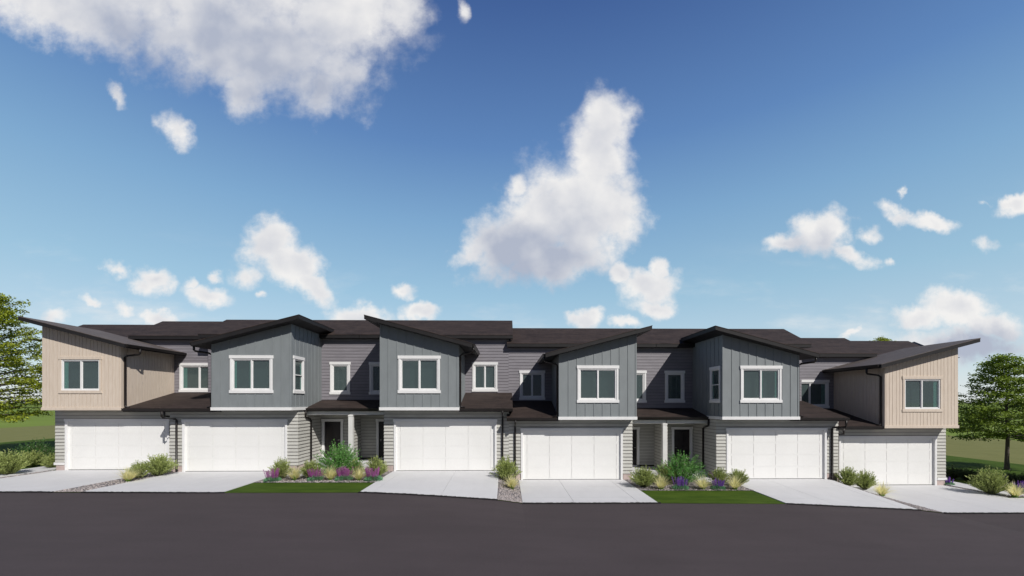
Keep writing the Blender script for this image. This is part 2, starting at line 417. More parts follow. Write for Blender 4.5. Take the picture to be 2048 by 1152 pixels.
sheet('field', -68, 58.2, 16.0, 78, -.035, M['field'], ys=[16.0, 16.2, 17, 18, 19, 20.2, 30, 50, 78])
sheet('lawn', -43, 35.8, 16.0, 46, -.012, M['lawn'], ys=[16.0] + [16 + .42 * i for i in range(1, 11)] + [22, 26, 34, 46])
sheet('road', -200, 200, -60, 15.995, -.02, M['asphalt'], ys=[-60, -20, 0, 8, 10, 11] + [11 + .35 * i for i in range(1, 14)] + [15.995])
# soil and gravel beds, each a sheet with loose stones
def bed(x0, x1, y0, y1, name='gravel_bed', n=None, off=.006):
    sheet(name, x0, x1, y0, y1, off, M['gravel'], .42)
    rr = random.Random(int(x0 * 100))
    mb = MB(); area = (x1 - x0) * (y1 - y0); n = n or int(area * 60)
    for _ in range(n):
        x = rr.uniform(x0 + .03, x1 - .03); y = y0 + (y1 - y0) * rr.random() ** 1.6
        r = rr.uniform(.012, .032); z = G(x, y) + off
        a = rr.random() * 6.28; q = [(cos(a + k * 1.256) * r * rr.uniform(.7, 1.2), sin(a + k * 1.256) * r * rr.uniform(.7, 1.2)) for k in range(5)]
        b0 = [(x + p[0], y + p[1], z) for p in q]; t0 = [(x + p[0] * .6, y + p[1] * .6, z + r * .9) for p in q]
        mb.face(t0)
        for k in range(5): mb.face([b0[k], b0[(k + 1) % 5], t0[(k + 1) % 5], t0[k]])
    mb.build('loose_gravel', M['pebble'], kind='stuff', recalc=False)
C0 = .12
YK = [16 + .42 * i for i in range(1, 11)]
def mx_(x): return 2 * C0 - x
bed(-10.72, -5.6, 17.9, 21.6)
bed(5.86, 10.9, 18.2, 21.6)
bed(-.36, .62, 16.02, 20.75, n=900)
bed(-17.05, -15.95, 16.02, 20.75, n=500)
bed(16.08, 17.08, 16.02, 20.75, n=500)
bed(-29, -22.5, 17.9, 21.2)
bed(22.6, 30, 18.6, 21.2)
# driveways: slabs with tooled joints
def driveway(xa, xb, y0, y1, zfloor, joints, yj=(19.0, 16.9), name='driveway'):
    mb = MB()
    xs = [xa] + [j for j in joints if xa < j < xb] + [xb]
    ys = [y0] + sorted([j for j in yj if y0 < j < y1]) + [y1]
    def z(x, y): return G(x, y) + .014 if y < 20.2 else zfloor
    g = .006
    for i in range(len(xs) - 1):
        for j in range(len(ys) - 1):
            a = xs[i] + (g if i else 0); b = xs[i + 1] - (g if i < len(xs) - 2 else 0)
            c = ys[j] + (g if j else 0); d = ys[j + 1] - (g if j < len(ys) - 2 else 0)
            kx = [a] + [x for x in XS if a < x < b] + [b]; ky = [c] + [y for y in YK if c < y < d] + [d]
            for (xa_, xb_), (c_, d_) in [(p, q) for p in zip(kx, kx[1:]) for q in zip(ky, ky[1:])]:
                mb.hexa([(xa_, c_, z(xa_, c_) - .05), (xb_, c_, z(xb_, c_) - .05), (xb_, d_, z(xb_, d_) - .05), (xa_, d_, z(xa_, d_) - .05),
                         (xa_, c_, z(xa_, c_)), (xb_, c_, z(xb_, c_)), (xb_, d_, z(xb_, d_)), (xa_, d_, z(xa_, d_))])
    mb.build(name, M['concrete'], kind='structure')
FL = [-.03, -.03, -.03, -.485, -.485, -.93]
driveway(-22.45, -17.05, 16.0, 21.3, FL[0], (-21.9, -19.4))
driveway(-15.98, -10.75, 16.0, 20.75, FL[1], (-15.4, -12.9))
driveway(-5.58, -.36, 16.0, 20.75, FL[2], (-5.1, -2.5))
driveway(.62, 5.84, 16.0, 20.75, FL[3], (2.6, 5.1))
driveway(10.85, 16.08, 16.0, 20.75, FL[4], (12.9, 15.5))
driveway(17.08, 22.6, 16.0, 21.3, FL[5], (19.6, 22.1))
driveway(-29.0, -22.46, 16.0, 17.88, -.02, (-25.5,), name='path')
driveway(22.62, 30.0, 16.0, 18.4, -.95, (26.0,), name='path')
# black crumbly joint where the asphalt meets the concrete
mb = MB(); rr = random.Random(3); x = -29.0
while x < 30:
    wdt = rr.uniform(.02, .12)
    if not (-10.7 < x < -5.65 or 5.86 < x < 10.8 or -.34 < x < .6 or -17.0 < x < -16.0 or 16.1 < x < 17.05):
        z = lerp_tab(ROADT, x); y1 = 16.0 + rr.uniform(-.012, .015) if rr.random() < .9 else 15.99
        h = .014 + rr.uniform(.002, .014)
        mb.box(x, x + wdt, 15.93 + rr.uniform(-.01, .02), y1, z - .03, z + h)
    x += wdt
mb.build('road_edge_joint', M['black'], kind='structure')

# ------------------------------------------------------------------ houses
DZ = [0, 0, 0, -.455, -.455, -.91]
SL = .262
LAP = .168
def ident(u_, n_, z_): return (u_, n_, z_)
class Wall:
    """plane helper: front wall (kind 'f') at y; side wall (kind 's') at x, u runs along y; n = outward distance"""
    def __init__(s, kind, c, out=-1): s.k, s.c, s.o = kind, c, out
    def p(s, u_, z_, n=0.0):
        return (u_, s.c + s.o * n, z_) if s.k == 'f' else (s.c + s.o * n, u_, z_)
def wbox(mb, W_, u0, u1, z0, z1, n0, n1, ztop=None):
    za, zb = (z1, z1) if ztop is None else (ztop(u0), ztop(u1))
    P = W_.p
    mb.hexa([P(u0, z0, n1), P(u1, z0, n1), P(u1, z0, n0), P(u0, z0, n0), P(u0, za, n1), P(u1, zb, n1), P(u1, zb, n0), P(u0, za, n0)])
def panel(mb, W_, u0, u1, z0, ztop, holes=(), n0=-.12, n1=0.0):
    us = sorted(set([u0, u1] + [h for hh in holes for h in hh[:2] if u0 < h < u1]))
    for a, b in zip(us, us[1:]):
        mid = (a + b) / 2; hs_ = sorted([h for h in holes if h[0] < mid < h[1]], key=lambda h: h[2])
        z = z0
        for h in hs_:
            if h[2] > z + 1e-4: wbox(mb, W_, a, b, z, h[2], n0, n1)
            z = h[3]
        if ztop((a + b) / 2) > z + 1e-3: wbox(mb, W_, a, b, z, 0, n0, n1, ztop)
def lap(mb, W_, u0, u1, z0, z1, holes=(), prot=.024, base=0.0):
    """clapboard courses: every board stands proud at its foot"""
    z = z0
    while z < z1 - 1e-4:
        zt = min(z + LAP, z1)
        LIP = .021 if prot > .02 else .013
        cuts = sorted(set([z, min(z + LIP, zt), zt] + [h[k] for h in holes for k in (2, 3) if z < h[k] < zt]))
        for a, b in zip(cuts, cuts[1:]):
            zm = (a + b) / 2
            spans = [(u0, u1)]
            for h in holes:
                if h[2] < zm < h[3]:
                    ns = []
                    for (s0, s1) in spans:
                        if h[1] <= s0 or h[0] >= s1: ns.append((s0, s1)); continue
                        if h[0] > s0: ns.append((s0, h[0]))
                        if h[1] < s1: ns.append((h[1], s1))
                    spans = ns
            na = base + prot * (1 - (a - z) / LAP); nb = base + prot * (1 - (b - z) / LAP) + .001
            mb.cur = 1 if zm < z + LIP else 0  # foot of the board takes the painted shadow colour
            for (s0, s1) in spans:
                P = W_.p
                mb.hexa([P(s0, a, na), P(s1, a, na), P(s1, a, -.10), P(s0, a, -.10), P(s0, b, nb), P(s1, b, nb), P(s1, b, -.10), P(s0, b, -.10)])
        mb.cur = 0; z = zt
def downspout(mb, pts, w_=.078): mb.tube(pts, w_ * .62, 8)

class House:
    def __init__(s, i):
        s.i = i; s.m = 1 if i < 3 else -1; s.dz = DZ[i]; s.end = i in (0, 5); s.sb = .58 if s.end else 0.0
    def xf(s, p):
        X = C0 + s.m * p[0]
        return (X, p[1], p[2] + s.dz)
    def B(s, mb, name, mat, parent=None, **kw):
        return mb.build(name, mat, parent or s.root, xf=s.xf, flip=s.m < 0, **kw)
def window(H, W_, u0, u1, z0, z1, style='slider', casing='white', curt='left', parts=True):
    """u0,u1,z0,z1 = outside of the casing boards"""
    cw, hh = (.13, .15)
    mb = MB()
    pr = .045
    wbox(mb, W_, u0 - .0, u1 + .0, z1 - hh, z1, -.02, pr + .012)
    wbox(mb, W_, u0 - .0, u1 + .0, z0, z0 + hh - .01, -.02, pr + .01)
    wbox(mb, W_, u0 + .035, u0 + cw, z0 + hh - .01, z1 - hh, -.02, pr)
    wbox(mb, W_, u1 - cw, u1 - .035, z0 + hh - .01, z1 - hh, -.02, pr)
    win = H.B(mb, 'window', M[casing], bevel=.006)
    a, b, c, d = u0 + cw, u1 - cw, z0 + hh - .01, z1 - hh
    fr = MB(); f = .055
    wbox(fr, W_, a, b, d - f, d, -.10, .018); wbox(fr, W_, a, b, c, c + f, -.10, .022)
    wbox(fr, W_, a, a + f, c + f, d - f, -.10, .018); wbox(fr, W_, b - f, b, c + f, d - f, -.10, .018)
    gl = []
    A, Bq, Cq, Dq = a + f, b - f, c + f, d - f
    sf = .038
    if style == 'slider':
        mid = (A + Bq) / 2
        wbox(fr, W_, mid - .026, mid + .026, Cq, Dq, -.07, .006)
        # sliding sash, set back on one side
        for (x0, x1, n) in ((A, mid - .026, -.012), (mid + .026, Bq, -.035)):
            wbox(fr, W_, x0, x0 + sf * .6, Cq, Dq, n - .03, n); wbox(fr, W_, x1 - sf * .6, x1, Cq, Dq, n - .03, n)
            wbox(fr, W_, x0 + sf * .6, x1 - sf * .6, Cq, Cq + sf, n - .03, n); wbox(fr, W_, x0 + sf * .6, x1 - sf * .6, Dq - sf, Dq, n - .03, n)
            gl.append((x0 + sf * .6, x1 - sf * .6, Cq + sf, Dq - sf, n - .018))
    elif style == 'hung':
        mid = (Cq + Dq) / 2
        wbox(fr, W_, A, Bq, mid - .022, mid + .022, -.07, .004)
        gl += [(A, Bq, Cq, mid - .022, -.045), (A, Bq, mid + .022, Dq, -.03)]
    else:
        wbox(fr, W_, A, A + sf, Cq, Dq, -.06, -.01); wbox(fr, W_, Bq - sf, Bq, Cq, Dq, -.06, -.01)
        wbox(fr, W_, A + sf, Bq - sf, Cq, Cq + sf, -.06, -.01); wbox(fr, W_, A + sf, Bq - sf, Dq - sf, Dq, -.06, -.01)
        gl.append((A + sf, Bq - sf, Cq + sf, Dq - sf, -.03))
    H.B(fr, 'frame', M['white'], win)
    for (x0, x1, z_0, z_1, n) in gl:
        g = MB(); wbox(g, W_, x0, x1, z_0, z_1, n - .006, n); H.B(g, 'pane', M['glass'], win)
    cu = MB()
    def drape(x0, x1):
        n = 8
        for k in range(n):
            xa, xb = x0 + (x1 - x0) * k / n, x0 + (x1 - x0) * (k + 1) / n
            na, nb = -.058 - (.012 if k % 2 else 0), -.058 - (0 if k % 2 else .012)
            P = W_.p; cu.face([P(xa, Cq, na), P(xb, Cq, nb), P(xb, Dq, nb), P(xa, Dq, na)])
    wd = (Bq - A)
    if curt in ('left', 'both'): drape(A - .05, A + wd * .12)
    if curt in ('right', 'both'): drape(Bq - wd * .12, Bq + .05)
    if curt == 'mid': drape(A - .05, A + wd * .07); drape((A + Bq) / 2, (A + Bq) / 2 + wd * .07)
    if curt == 'midr': drape(A - .05, A + wd * .07); drape((A + Bq) / 2 - wd * .07, (A + Bq) / 2)
    if cu.f: H.B(cu, 'curtain', M['curtain'], win, recalc=False)
    # added flat dark sheet standing in for the dim room behind
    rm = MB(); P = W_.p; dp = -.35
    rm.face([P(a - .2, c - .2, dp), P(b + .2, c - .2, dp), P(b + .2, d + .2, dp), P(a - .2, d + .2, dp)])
    H.B(rm, 'dark_room_sheet', M['inside'], win, recalc=False)
    return win
def hole(u0, u1, z0, z1): return (u0 + .13, u1 - .13, z0 + .14, z1 - .15)

def mono_roof(H, xh, xl, y0, y1, zh, name='roof'):
    """single-pitch roof, high edge at xh falling to xl"""
    zt = lambda x: zh - SL * abs(x - xh)
    r = MB(); fa = MB()
    X0, X1 = min(xh, xl), max(xh, xl)
    e = .012
    r.hexa([(X0 - e, y0 - e, zt(X0) - .028), (X1 + e, y0 - e, zt(X1) - .028), (X1 + e, y1, zt(X1) - .028), (X0 - e, y1, zt(X0) - .028),
            (X0 - e, y0 - e, zt(X0)), (X1 + e, y0 - e, zt(X1)), (X1 + e, y1, zt(X1)), (X0 - e, y1, zt(X0))])
    fa.hexa([(X0, y0, zt(X0) - .20), (X1, y0, zt(X1) - .20), (X1, y1, zt(X1) - .20), (X0, y1, zt(X0) - .20),
             (X0, y0, zt(X0) - .0285), (X1, y0, zt(X1) - .0285), (X1, y1, zt(X1) - .0285), (X0, y1, zt(X0) - .0285)])
    ro = H.B(r, name, M['shingle_sheen'] if H.end else M['shingle']); H.B(fa, 'fascia', M['black'], ro)
    return ro, zt
def eave_roof(H, x0, x1, y0, y1, z0, slope, th=.13, gut=True, name='lower_roof', yb=None, ends=(0, 0)):
    """roof that climbs away from the street: front edge at y0 height z0"""
    zt = lambda y: z0 + slope * (y - y0)
    r = MB(); e = .012
    r.hexa([(x0, y0 - e, z0 - .028), (x1, y0 - e, z0 - .028), (x1, y1, zt(y1) - .028), (x0, y1, zt(y1) - .028),
            (x0, y0 - e, z0), (x1, y0 - e, z0), (x1, y1, zt(y1)), (x0, y1, zt(y1))])
    fa = MB()
    fa.hexa([(x0, y0, z0 - th - .03), (x1, y0, z0 - th - .03), (x1, y1, z0 - th - .03), (x0, y1, z0 - th - .03),
             (x0, y0, z0 - .0285), (x1, y0, z0 - .0285), (x1, y1, zt(y1) - .0285), (x0, y1, zt(y1) - .0285)])
    ro = H.B(r, name, M['shingle']); H.B(fa, 'fascia', M['black'], ro)
    if gut:
        g = MB(); gutter_x(g, x0 - ends[0], x1 + ends[1], y0 - .001, z0 - .012); H.B(g, 'gutter', M['gutter'], ro)
    return ro, zt
def gutter_x(g, x0, x1, y, z, h=.13, d=.11):
    prof = [(0, 0), (-d, 0), (-d, -.03), (-d * .9, -.05), (-d * .62, -h), (0, -h)]
    for a in (x0, x1): g.face([(a, y + p[0], z + p[1]) for p in prof])
    for k in range(len(prof)):
        p, q = prof[k], prof[(k + 1) % len(prof)]
        g.face([(x0, y + p[0], z + p[1]), (x1, y + p[0], z + p[1]), (x1, y + q[0], z + q[1]), (x0, y + q[0], z + q[1])])
def gutter_y(g, x, sgn, y0, y1, z, h=.13, d=.11):
    prof = [(0, 0), (d, 0), (d, -.03), (d * .9, -.05), (d * .62, -h), (0, -h)]
    for a in (y0, y1): g.face([(x + sgn * p[0], a, z + p[1]) for p in prof])
    for k in range(len(prof)):
        p, q = prof[k], prof[(k + 1) % len(prof)]
        g.face([(x + sgn * p[0], y0, z + p[1]), (x + sgn * p[0], y1, z + p[1]), (x + sgn * q[0], y1, z + q[1]), (x + sgn * q[0], y0, z + q[1])])

HL = ['beige-boarded end townhouse at the far left, beside the big yellow-green tree',
      'second townhouse from the left, blue-grey upper storey with a narrow window in its right side',
      'third townhouse from the left, blue-grey upper storey under a roof rising to the left',
      'fourth townhouse from the left, blue-grey upper storey under a roof rising to the right',
      'fifth townhouse from the left, blue-grey, narrow window in its shaded left side',
      'beige-boarded end townhouse at the far right, lowest of the row']
XR = {'end': (-22.50, -18.80), 'mid': (-14.03, -10.32), 'ctr': (-6.12, -2.41)}
for i in range(6):
    H = House(i); typ = 'end' if H.end else ('mid' if i in (1, 4) else 'ctr')
    bx0, bx1 = XR[typ]; sb = H.sb
    Yf, Yg, Yw = 20 + sb, 20.7 + sb, 23.26 + sb
    H.root = empty('townhouse', (C0 + H.m * (bx0 + bx1) / 2, Yg, FL[i]))
    tag(H.root, HL[i], 'townhouse', 'townhouses in the row')
    fl = FL[i] - H.dz
    clad = 'beige' if H.end else 'blue'
    # ---- upper storey box
    hi_left = typ != 'mid'
    xh = bx0 - .6 if hi_left else bx1 + .6
    xl = bx1 + .62 if hi_left else bx0 - .62
    if typ == 'ctr': xl = bx1 + .70
    roof, zt = mono_roof(H, xh, xl, Yf - .5, 23.45 + sb, 7.43, 'upper_roof')
    g = MB(); sg = 1 if hi_left else -1
    gutter_y(g, xl + sg * .013, sg, Yf - .42, 23.2 + sb, zt(xl) - .02); H.B(g, 'gutter', M['gutter'], roof)
    zu = lambda x, zt=zt: zt(x) - .19
    fw = Wall('f', Yf)
    wz = (3.79, 5.58)
    wx = {'end': (-21.73, -19.66), 'mid': (-13.21, -11.15), 'ctr': (-5.29, -3.25)}[typ]
    hol = [hole(*wx, *wz)]
    mb = MB(); z0 = 2.99
    panel(mb, fw, bx0, bx1, z0, zu, hol)
    sw = (20.16, 21.24)           # narrow side window of the mid units
    in_side = 1
    SWl = Wall('s', bx0, -1); SWr = Wall('s', bx1, 1)
    yb = Yw + .02
    panel(mb, SWl, Yf + .12, yb, z0, lambda y: zu(bx0))
    hs2 = [hole(*sw, 3.79, 5.60)] if typ == 'mid' else []
    panel(mb, SWr, Yf + .12, yb, z0, lambda y: zu(bx1), hs2)
    mb.box(bx0 + .001, bx1 - .001, Yf + .001, 23.2, z0 - .02, z0 + .002)
    H.B(mb, 'upper_wall', M[clad])
    # battens / boards
    bt = MB()
    exc = [(wx[0] + .02, wx[1] - .02, wz[0] + .02, wz[1] - .02)]
    if typ != 'end':
        k = bx0 + .385
        while k < bx1 - .03:
            panel(bt, fw, k - .024, k + .024, z0, zu, exc if exc[0][0] < k < exc[0][1] else [], 0, .02); k += .41
        for (a, b_) in ((bx0 - .02, bx0 + .045), (bx1 - .045, bx1 + .02)): panel(bt, fw, a, b_, z0, zu, [], 0.0, .021)
        for WW, xx in ((SWl, bx0), (SWr, bx1)):
            k = Yf + .40
            while k < Yw - .1:
                e2 = [(sw[0] + .02, sw[1] - .02, 3.81, 5.58)] if (typ == 'mid' and WW is SWr and sw[0] < k < sw[1]) else []
                panel(bt, WW, k - .022, k + .022, z0, lambda y, xx=xx: zu(xx), e2, 0, .018); k += .41
            panel(bt, WW, Yf - .02, Yf + .045, z0, lambda y, xx=xx: zu(xx), [], 0, .0205)
        H.B(bt, 'batten', M['blue'])
    else:
        rr = random.Random(11)
        def boards(WW, a, b_, ztf, ex):
            k = a; pat = [.20, .155, .17]; q = 0
            while k < b_ - .02:
                wdt = pat[q % 3]; q += 1; e = min(k + wdt, b_)
                xs_ = [k] + [h for hh in ex for h in hh[:2] if k < h < e - .016] + [e - .016]
                for (s0, s1) in zip(xs_, xs_[1:]):
                    md = (s0 + s1) / 2
                    panel(bt, WW, s0, s1, z0, ztf, [h for h in ex if h[0] < md < h[1]], 0, .017)
                k = e
        boards(fw, bx0 - .017, bx1 + .017, zu, exc)
        boards(SWr, Yf, Yw, lambda y: zu(bx1), []); boards(SWl, Yf, Yw, lambda y: zu(bx0), [])
        H.B(bt, 'siding_board', M['beige'])
    # band board
    bd = MB(); tm = M['beige'] if H.end else M['white']
    bd.box(bx0 - .045, bx1 + .045, Yf - .05, Yf + .02, z0 - .015, z0 + .13)
    bd.box(bx1 + .0, bx1 + .046, Yf + .02, Yw - 1.6 if typ != 'end' else Yf + .1, z0 - .015, z0 + .13)
    bd.box(bx0 - .046, bx0 - .0, Yf + .02, Yw - 1.6, z0 - .015, z0 + .13)
    H.B(bd, 'band_board', tm, bevel=.005)
    window(H, fw, *wx, *wz, 'slider', 'beige' if H.end else 'white', {'end': 'left', 'mid': 'midr', 'ctr': ''}[typ] if typ != 'end' else 'left')
    if typ == 'mid': window(H, SWr, *sw, 3.79, 5.60, 'hung', 'white', 'right')
    # ---- main wall behind
    mw = Wall('f', Yw); mb = MB(); ztopw = 6.93
    if typ == 'end':
        ms = (-26.7, -16.45); hw = [(-18.52, -16.30)]; wz2 = (3.93, 5.57); st = 'slider'
    elif typ == 'mid':
        ms = (-16.50, -8.16); hw = [(-9.88, -8.72)]; wz2 = (3.79, 5.59); st = 'fixed'
    else:
        ms = (-8.16, .0 if i == 2 else .0); hw = [(-7.72, -6.56), (-2.04, -.59)]; wz2 = (3.79, 5.59); st = 'fixed'
    allw = [(a, b_, wz2[0], wz2[1]) for a, b_ in hw]
    if typ == 'ctr': allw[1] = (-2.04, -.59, 3.95, 5.59)
    hl = [hole(*q) for q in allw]
    wx0 = -22.6 if typ == 'end' else ms[0]
    dx = 9.26 - (-10.16)  # unused spacing helper
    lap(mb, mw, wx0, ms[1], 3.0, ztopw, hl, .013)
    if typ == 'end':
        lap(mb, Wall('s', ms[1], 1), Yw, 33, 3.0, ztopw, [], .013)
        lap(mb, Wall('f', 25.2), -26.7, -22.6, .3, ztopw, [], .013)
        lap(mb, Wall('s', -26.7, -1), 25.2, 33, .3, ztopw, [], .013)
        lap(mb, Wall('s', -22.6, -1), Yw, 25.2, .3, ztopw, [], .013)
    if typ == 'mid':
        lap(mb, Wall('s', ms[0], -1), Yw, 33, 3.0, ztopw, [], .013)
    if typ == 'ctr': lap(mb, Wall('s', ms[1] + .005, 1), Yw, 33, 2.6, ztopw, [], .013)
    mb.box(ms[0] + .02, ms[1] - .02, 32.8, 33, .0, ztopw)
    H.B(mb, 'main_wall', [M['upper'], M['upper_lap_shade']])
    for q in allw:
        ww = q[1] - q[0]
        window(H, mw, *q, 'slider' if ww > 1.3 else 'fixed', 'white', 'left' if typ == 'end' else '')
    # ---- main roof
    def gable(x0, x1, ye, yr, ze, zr, nm='main_roof', end0=False, end1=False):
        r = MB(); yb_ = yr + 8.5; zb = zr - .9 * (zr - ze) / (yr - ye) * 0 - .2 * 8.5 + .0
        for (ya, za, yc, zc) in ((ye, ze, yr, zr), (yr, zr, yb_, zb)):
            r.hexa([(x0, ya, za - .03), (x1, ya, za - .03), (x1, yc, zc - .03), (x0, yc, zc - .03), (x0, ya, za), (x1, ya, za), (x1, yc, zc), (x0, yc, zc)])
        ro = H.B(r, nm, M['shingle'])
        fa = MB()
        fa.box(x0 + .012, x1 - .012, ye + .012, ye + .04, ze - .20, ze - .015)
        fa.hexa([(x0 + .012, ye + .04, ze - .20), (x1 - .012, ye + .04, ze - .20), (x1 - .012, Yw + .05, ze - .20), (x0 + .012, Yw + .05, ze - .20),
                 (x0 + .012, ye + .04, ze - .17), (x1 - .012, ye + .04, ze - .17), (x1 - .012, Yw + .05, ze - .17), (x0 + .012, Yw + .05, ze - .17)])
        for e_, xx in ((end0, x0 + .012), (end1, x1 - .052)):
            if e_:
                for (ya, za, yc, zc) in ((ye + .04, ze, yr, zr), (yr, zr, yb_, zb)):
                    fa.hexa([(xx, ya, za - .2), (xx + .04, ya, za - .2), (xx + .04, yc, zc - .2), (xx, yc, zc - .2),
                             (xx, ya, za - .031), (xx + .04, ya, za - .031), (xx + .04, yc, zc - .031), (xx, yc, zc - .031)])
        H.B(fa, 'fascia', M['black'], ro)
        return ro
    zr, ze = 8.31, 7.07
    if typ == 'end':
        gable(-21.1, -16.2, 22.95 + sb, 25.3 + sb, ze, zr, end0=True)
        gable(-27.0 if i == 0 else -26.3, -20.8, 24.1 + sb, 26.45 + sb, ze - .004, zr - .004, end0=True)
    elif typ == 'mid':
        gable(-16.86, -8.16, 22.95, 25.3, ze, zr, end0=True)
    else:
        gable(-8.16, .24 if i == 2 else .10, 22.95, 25.3, ze, zr, end1=True)
    # gable infill walls
    if typ == 'end': xs_ = [(-26.7, 24.9 + sb, 26.45 + sb), (-20.75, 23.3 + sb, 25.3 + sb)]
    elif typ == 'mid': xs_ = [(-16.5, 23.27, 25.3)]
    else: xs_ = [(-.02, 23.27, 25.3)]
    for (xx, ya, yr_) in xs_:
        gi = MB(); gi.face([(xx, ya, ztopw - .1), (xx, yr_ + 7.6, ztopw - .1), (xx, yr_ + 7.6, zr - .2 * 7.6 - .04), (xx, yr_, zr - .04), (xx, ya, zr - .04 - (yr_ - ya) * .5277)])
        H.B(gi, 'gable_wall', M['upper'], recalc=False)
    # ---- garage storey
    gx = {'end': (-22.65, -16.53), 'mid': (-16.53, -10.36), 'ctr': (-6.14, 0.0)}[typ]
    dr = {'end': (-22.05, -17.12), 'mid': (-15.83, -10.96), 'ctr': (-5.56, -.70)}[typ]
    gw = Wall('f', Yg); mb = MB(); sid0 = fl + (.38 if H.end else .28)
    dh = (dr[0] - .02, dr[1] + .02, fl - .1, 2.42)
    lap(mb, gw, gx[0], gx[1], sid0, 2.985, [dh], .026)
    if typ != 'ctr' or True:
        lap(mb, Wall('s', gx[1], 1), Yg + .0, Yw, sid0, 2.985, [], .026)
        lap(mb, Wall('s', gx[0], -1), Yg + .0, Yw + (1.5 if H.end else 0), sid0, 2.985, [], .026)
    H.B(mb, 'garage_wall', [M['lower'], M['lower_lap_shade']])
    for q in (0, 1):
        fo = MB()
        if q == 0:
            fo.box(gx[0] + .05, dr[0] - .13, Yg - .012, Yg + .2, fl - .35, sid0 + .001); fo.box(gx[0] - .012, gx[0] + .2, Yg + .15, Yw, fl - .35, sid0 + .002)
        else:
            fo.box(dr[1] + .13, gx[1] - .05, Yg - .012, Yg + .2, fl - .35, sid0 + .001); fo.box(gx[1] - .2, gx[1] + .012, Yg + .15, Yw, fl - .35, sid0 + .002)
        H.B(fo, 'foundation', M['found'])
    if H.end:
        sk = MB(); sk.box(gx[0] - .04, dr[0] - .125, Yg - .045, Yg + .02, fl + .26, fl + .385); H.B(sk, 'skirt_board', M['white'], bevel=.004)
    # opening trim
    tr_ = MB()
    tr_.box(dr[0] - .13, dr[1] + .13, Yg - .055, Yg + .02, 2.40, 2.535)
    tr_.box(dr[0] - .10, dr[0] + .0, Yg - .045, Yg + .16, fl - .05, 2.40)
    tr_.box(dr[1] - .0, dr[1] + .10, Yg - .045, Yg + .16, fl - .05, 2.40)
    H.B(tr_, 'garage_trim', M['white'], bevel=.005)
    gd = MB(); gy = Yg + .075
    gd.box(dr[0], dr[1], gy, gy + .05, fl + .015, 2.42)
    wd = dr[1] - dr[0]; top = 2.40; bot = fl + .02; rows = 4; rh = (top - bot) / rows; cols = 4
    mg = .20; cwid = (wd - 2 * mg) / cols
    for r_ in range(rows):
        za, zb = bot + rh * r_ + .0012, bot + rh * (r_ + 1) - .0012
        gd.box(dr[0], dr[1], gy - .02, gy + .001, za, za + .055); gd.box(dr[0], dr[1], gy - .02, gy + .001, zb - .055, zb)
        xe = [dr[0]] + [dr[0] + mg + cwid * q for q in range(cols + 1)] + [dr[1]]
        for q in range(len(xe) - 1):
            a = xe[q] + (.009 if q else 0); b_ = xe[q + 1] - (.009 if q < len(xe) - 2 else 0)
            gd.box(a, b_, gy - .0202, gy + .001, za + .0555, zb - .0555)
    gdo = H.B(gd, 'garage_door', M['garage'])
    sl_ = MB(); sl_.box(dr[0], dr[1], gy - .03, gy + .01, fl - .02, fl + .018); H.B(sl_, 'bottom_seal', M['black'], gdo)
    # ---- lower roofs
    if typ == 'end': lx = (-18.78, -16.50)
    elif typ == 'mid': lx = (-16.50, -14.05)
    else: lx = (-2.39, .19 if i == 2 else .10)
    ye = Yf + .03 if typ != 'end' else Yf
    e1 = .06 if typ == 'mid' else 0
    ro, _ = eave_roof(H, lx[0] - e1, lx[1], ye + .08, Yw, 3.075, .262, th=.14, name='lower_roof')
    ds = MB()
    if typ == 'end':
        downspout(ds, [(-16.74, ye + .03, 2.95), (-16.74, ye + .03, 2.68), (-16.70, Yg - .12, 2.62), (-16.60, Yg - .09, 2.60)])
        H.B(ds, 'downspout', M['gutter'], smooth=True)
    elif typ == 'mid':
        downspout(ds, [(-16.42, ye + .03, 2.95), (-16.42, ye + .03, 2.68), (-16.40, ye + .05, 2.62), (-16.20, Yg - .10, 2.54), (-16.17, Yg - .08, 2.48), (-16.17, Yg - .08, fl + .22), (-16.12, Yg - .16, fl + .12), (-16.02, Yg - .22, fl + .10)])
        H.B(ds, 'downspout', M['gutter'], smooth=True)
    else:
        downspout(ds, [(-.31, ye + .04, 2.95), (-.31, ye + .05, 2.78), (-.31, Yg - .10, 2.62), (-.31, Yg - .08, 2.55), (-.31, Yg - .08, fl + .1)], .07)
        H.B(ds, 'downspout', M['gutter'], smooth=True)
    # upper gutter downspout
    ds = MB(); zl = zt(xl) - .15
    xw = (bx1 + .075) if hi_left else (bx0 - .075); xo = xl + sg * .06
    yt = Yf + .12 if typ != 'end' else Yf + .15
    if typ == 'end':
        downspout(ds, [(xo - .02, yt + .15, zl + .03), (xo - .02, yt + .15, zl - .22), (xo - .06, yt + .14, zl - .28), (xw + .1, yt + .02, zl - .36), (xw, yt, zl - .44), (xw, yt, 3.22), (xw + .03, yt, 3.14), (xw + .2, yt, 3.11)])
    else:
        ytt = Yf - .25
        downspout(ds, [(xo - sg * .02, ytt, zl + .03), (xo - sg * .02, ytt, zl - .18), (xo - sg * .08, ytt + .02, zl - .24), (xw + sg * .12, yt - .05, zl - .30), (xw, yt, zl - .38), (xw, yt, 3.22), (xw + sg * .03, yt, 3.14), (xw + sg * .22, yt, 3.12)])
    H.B(ds, 'downspout', M['gutter'], smooth=True)
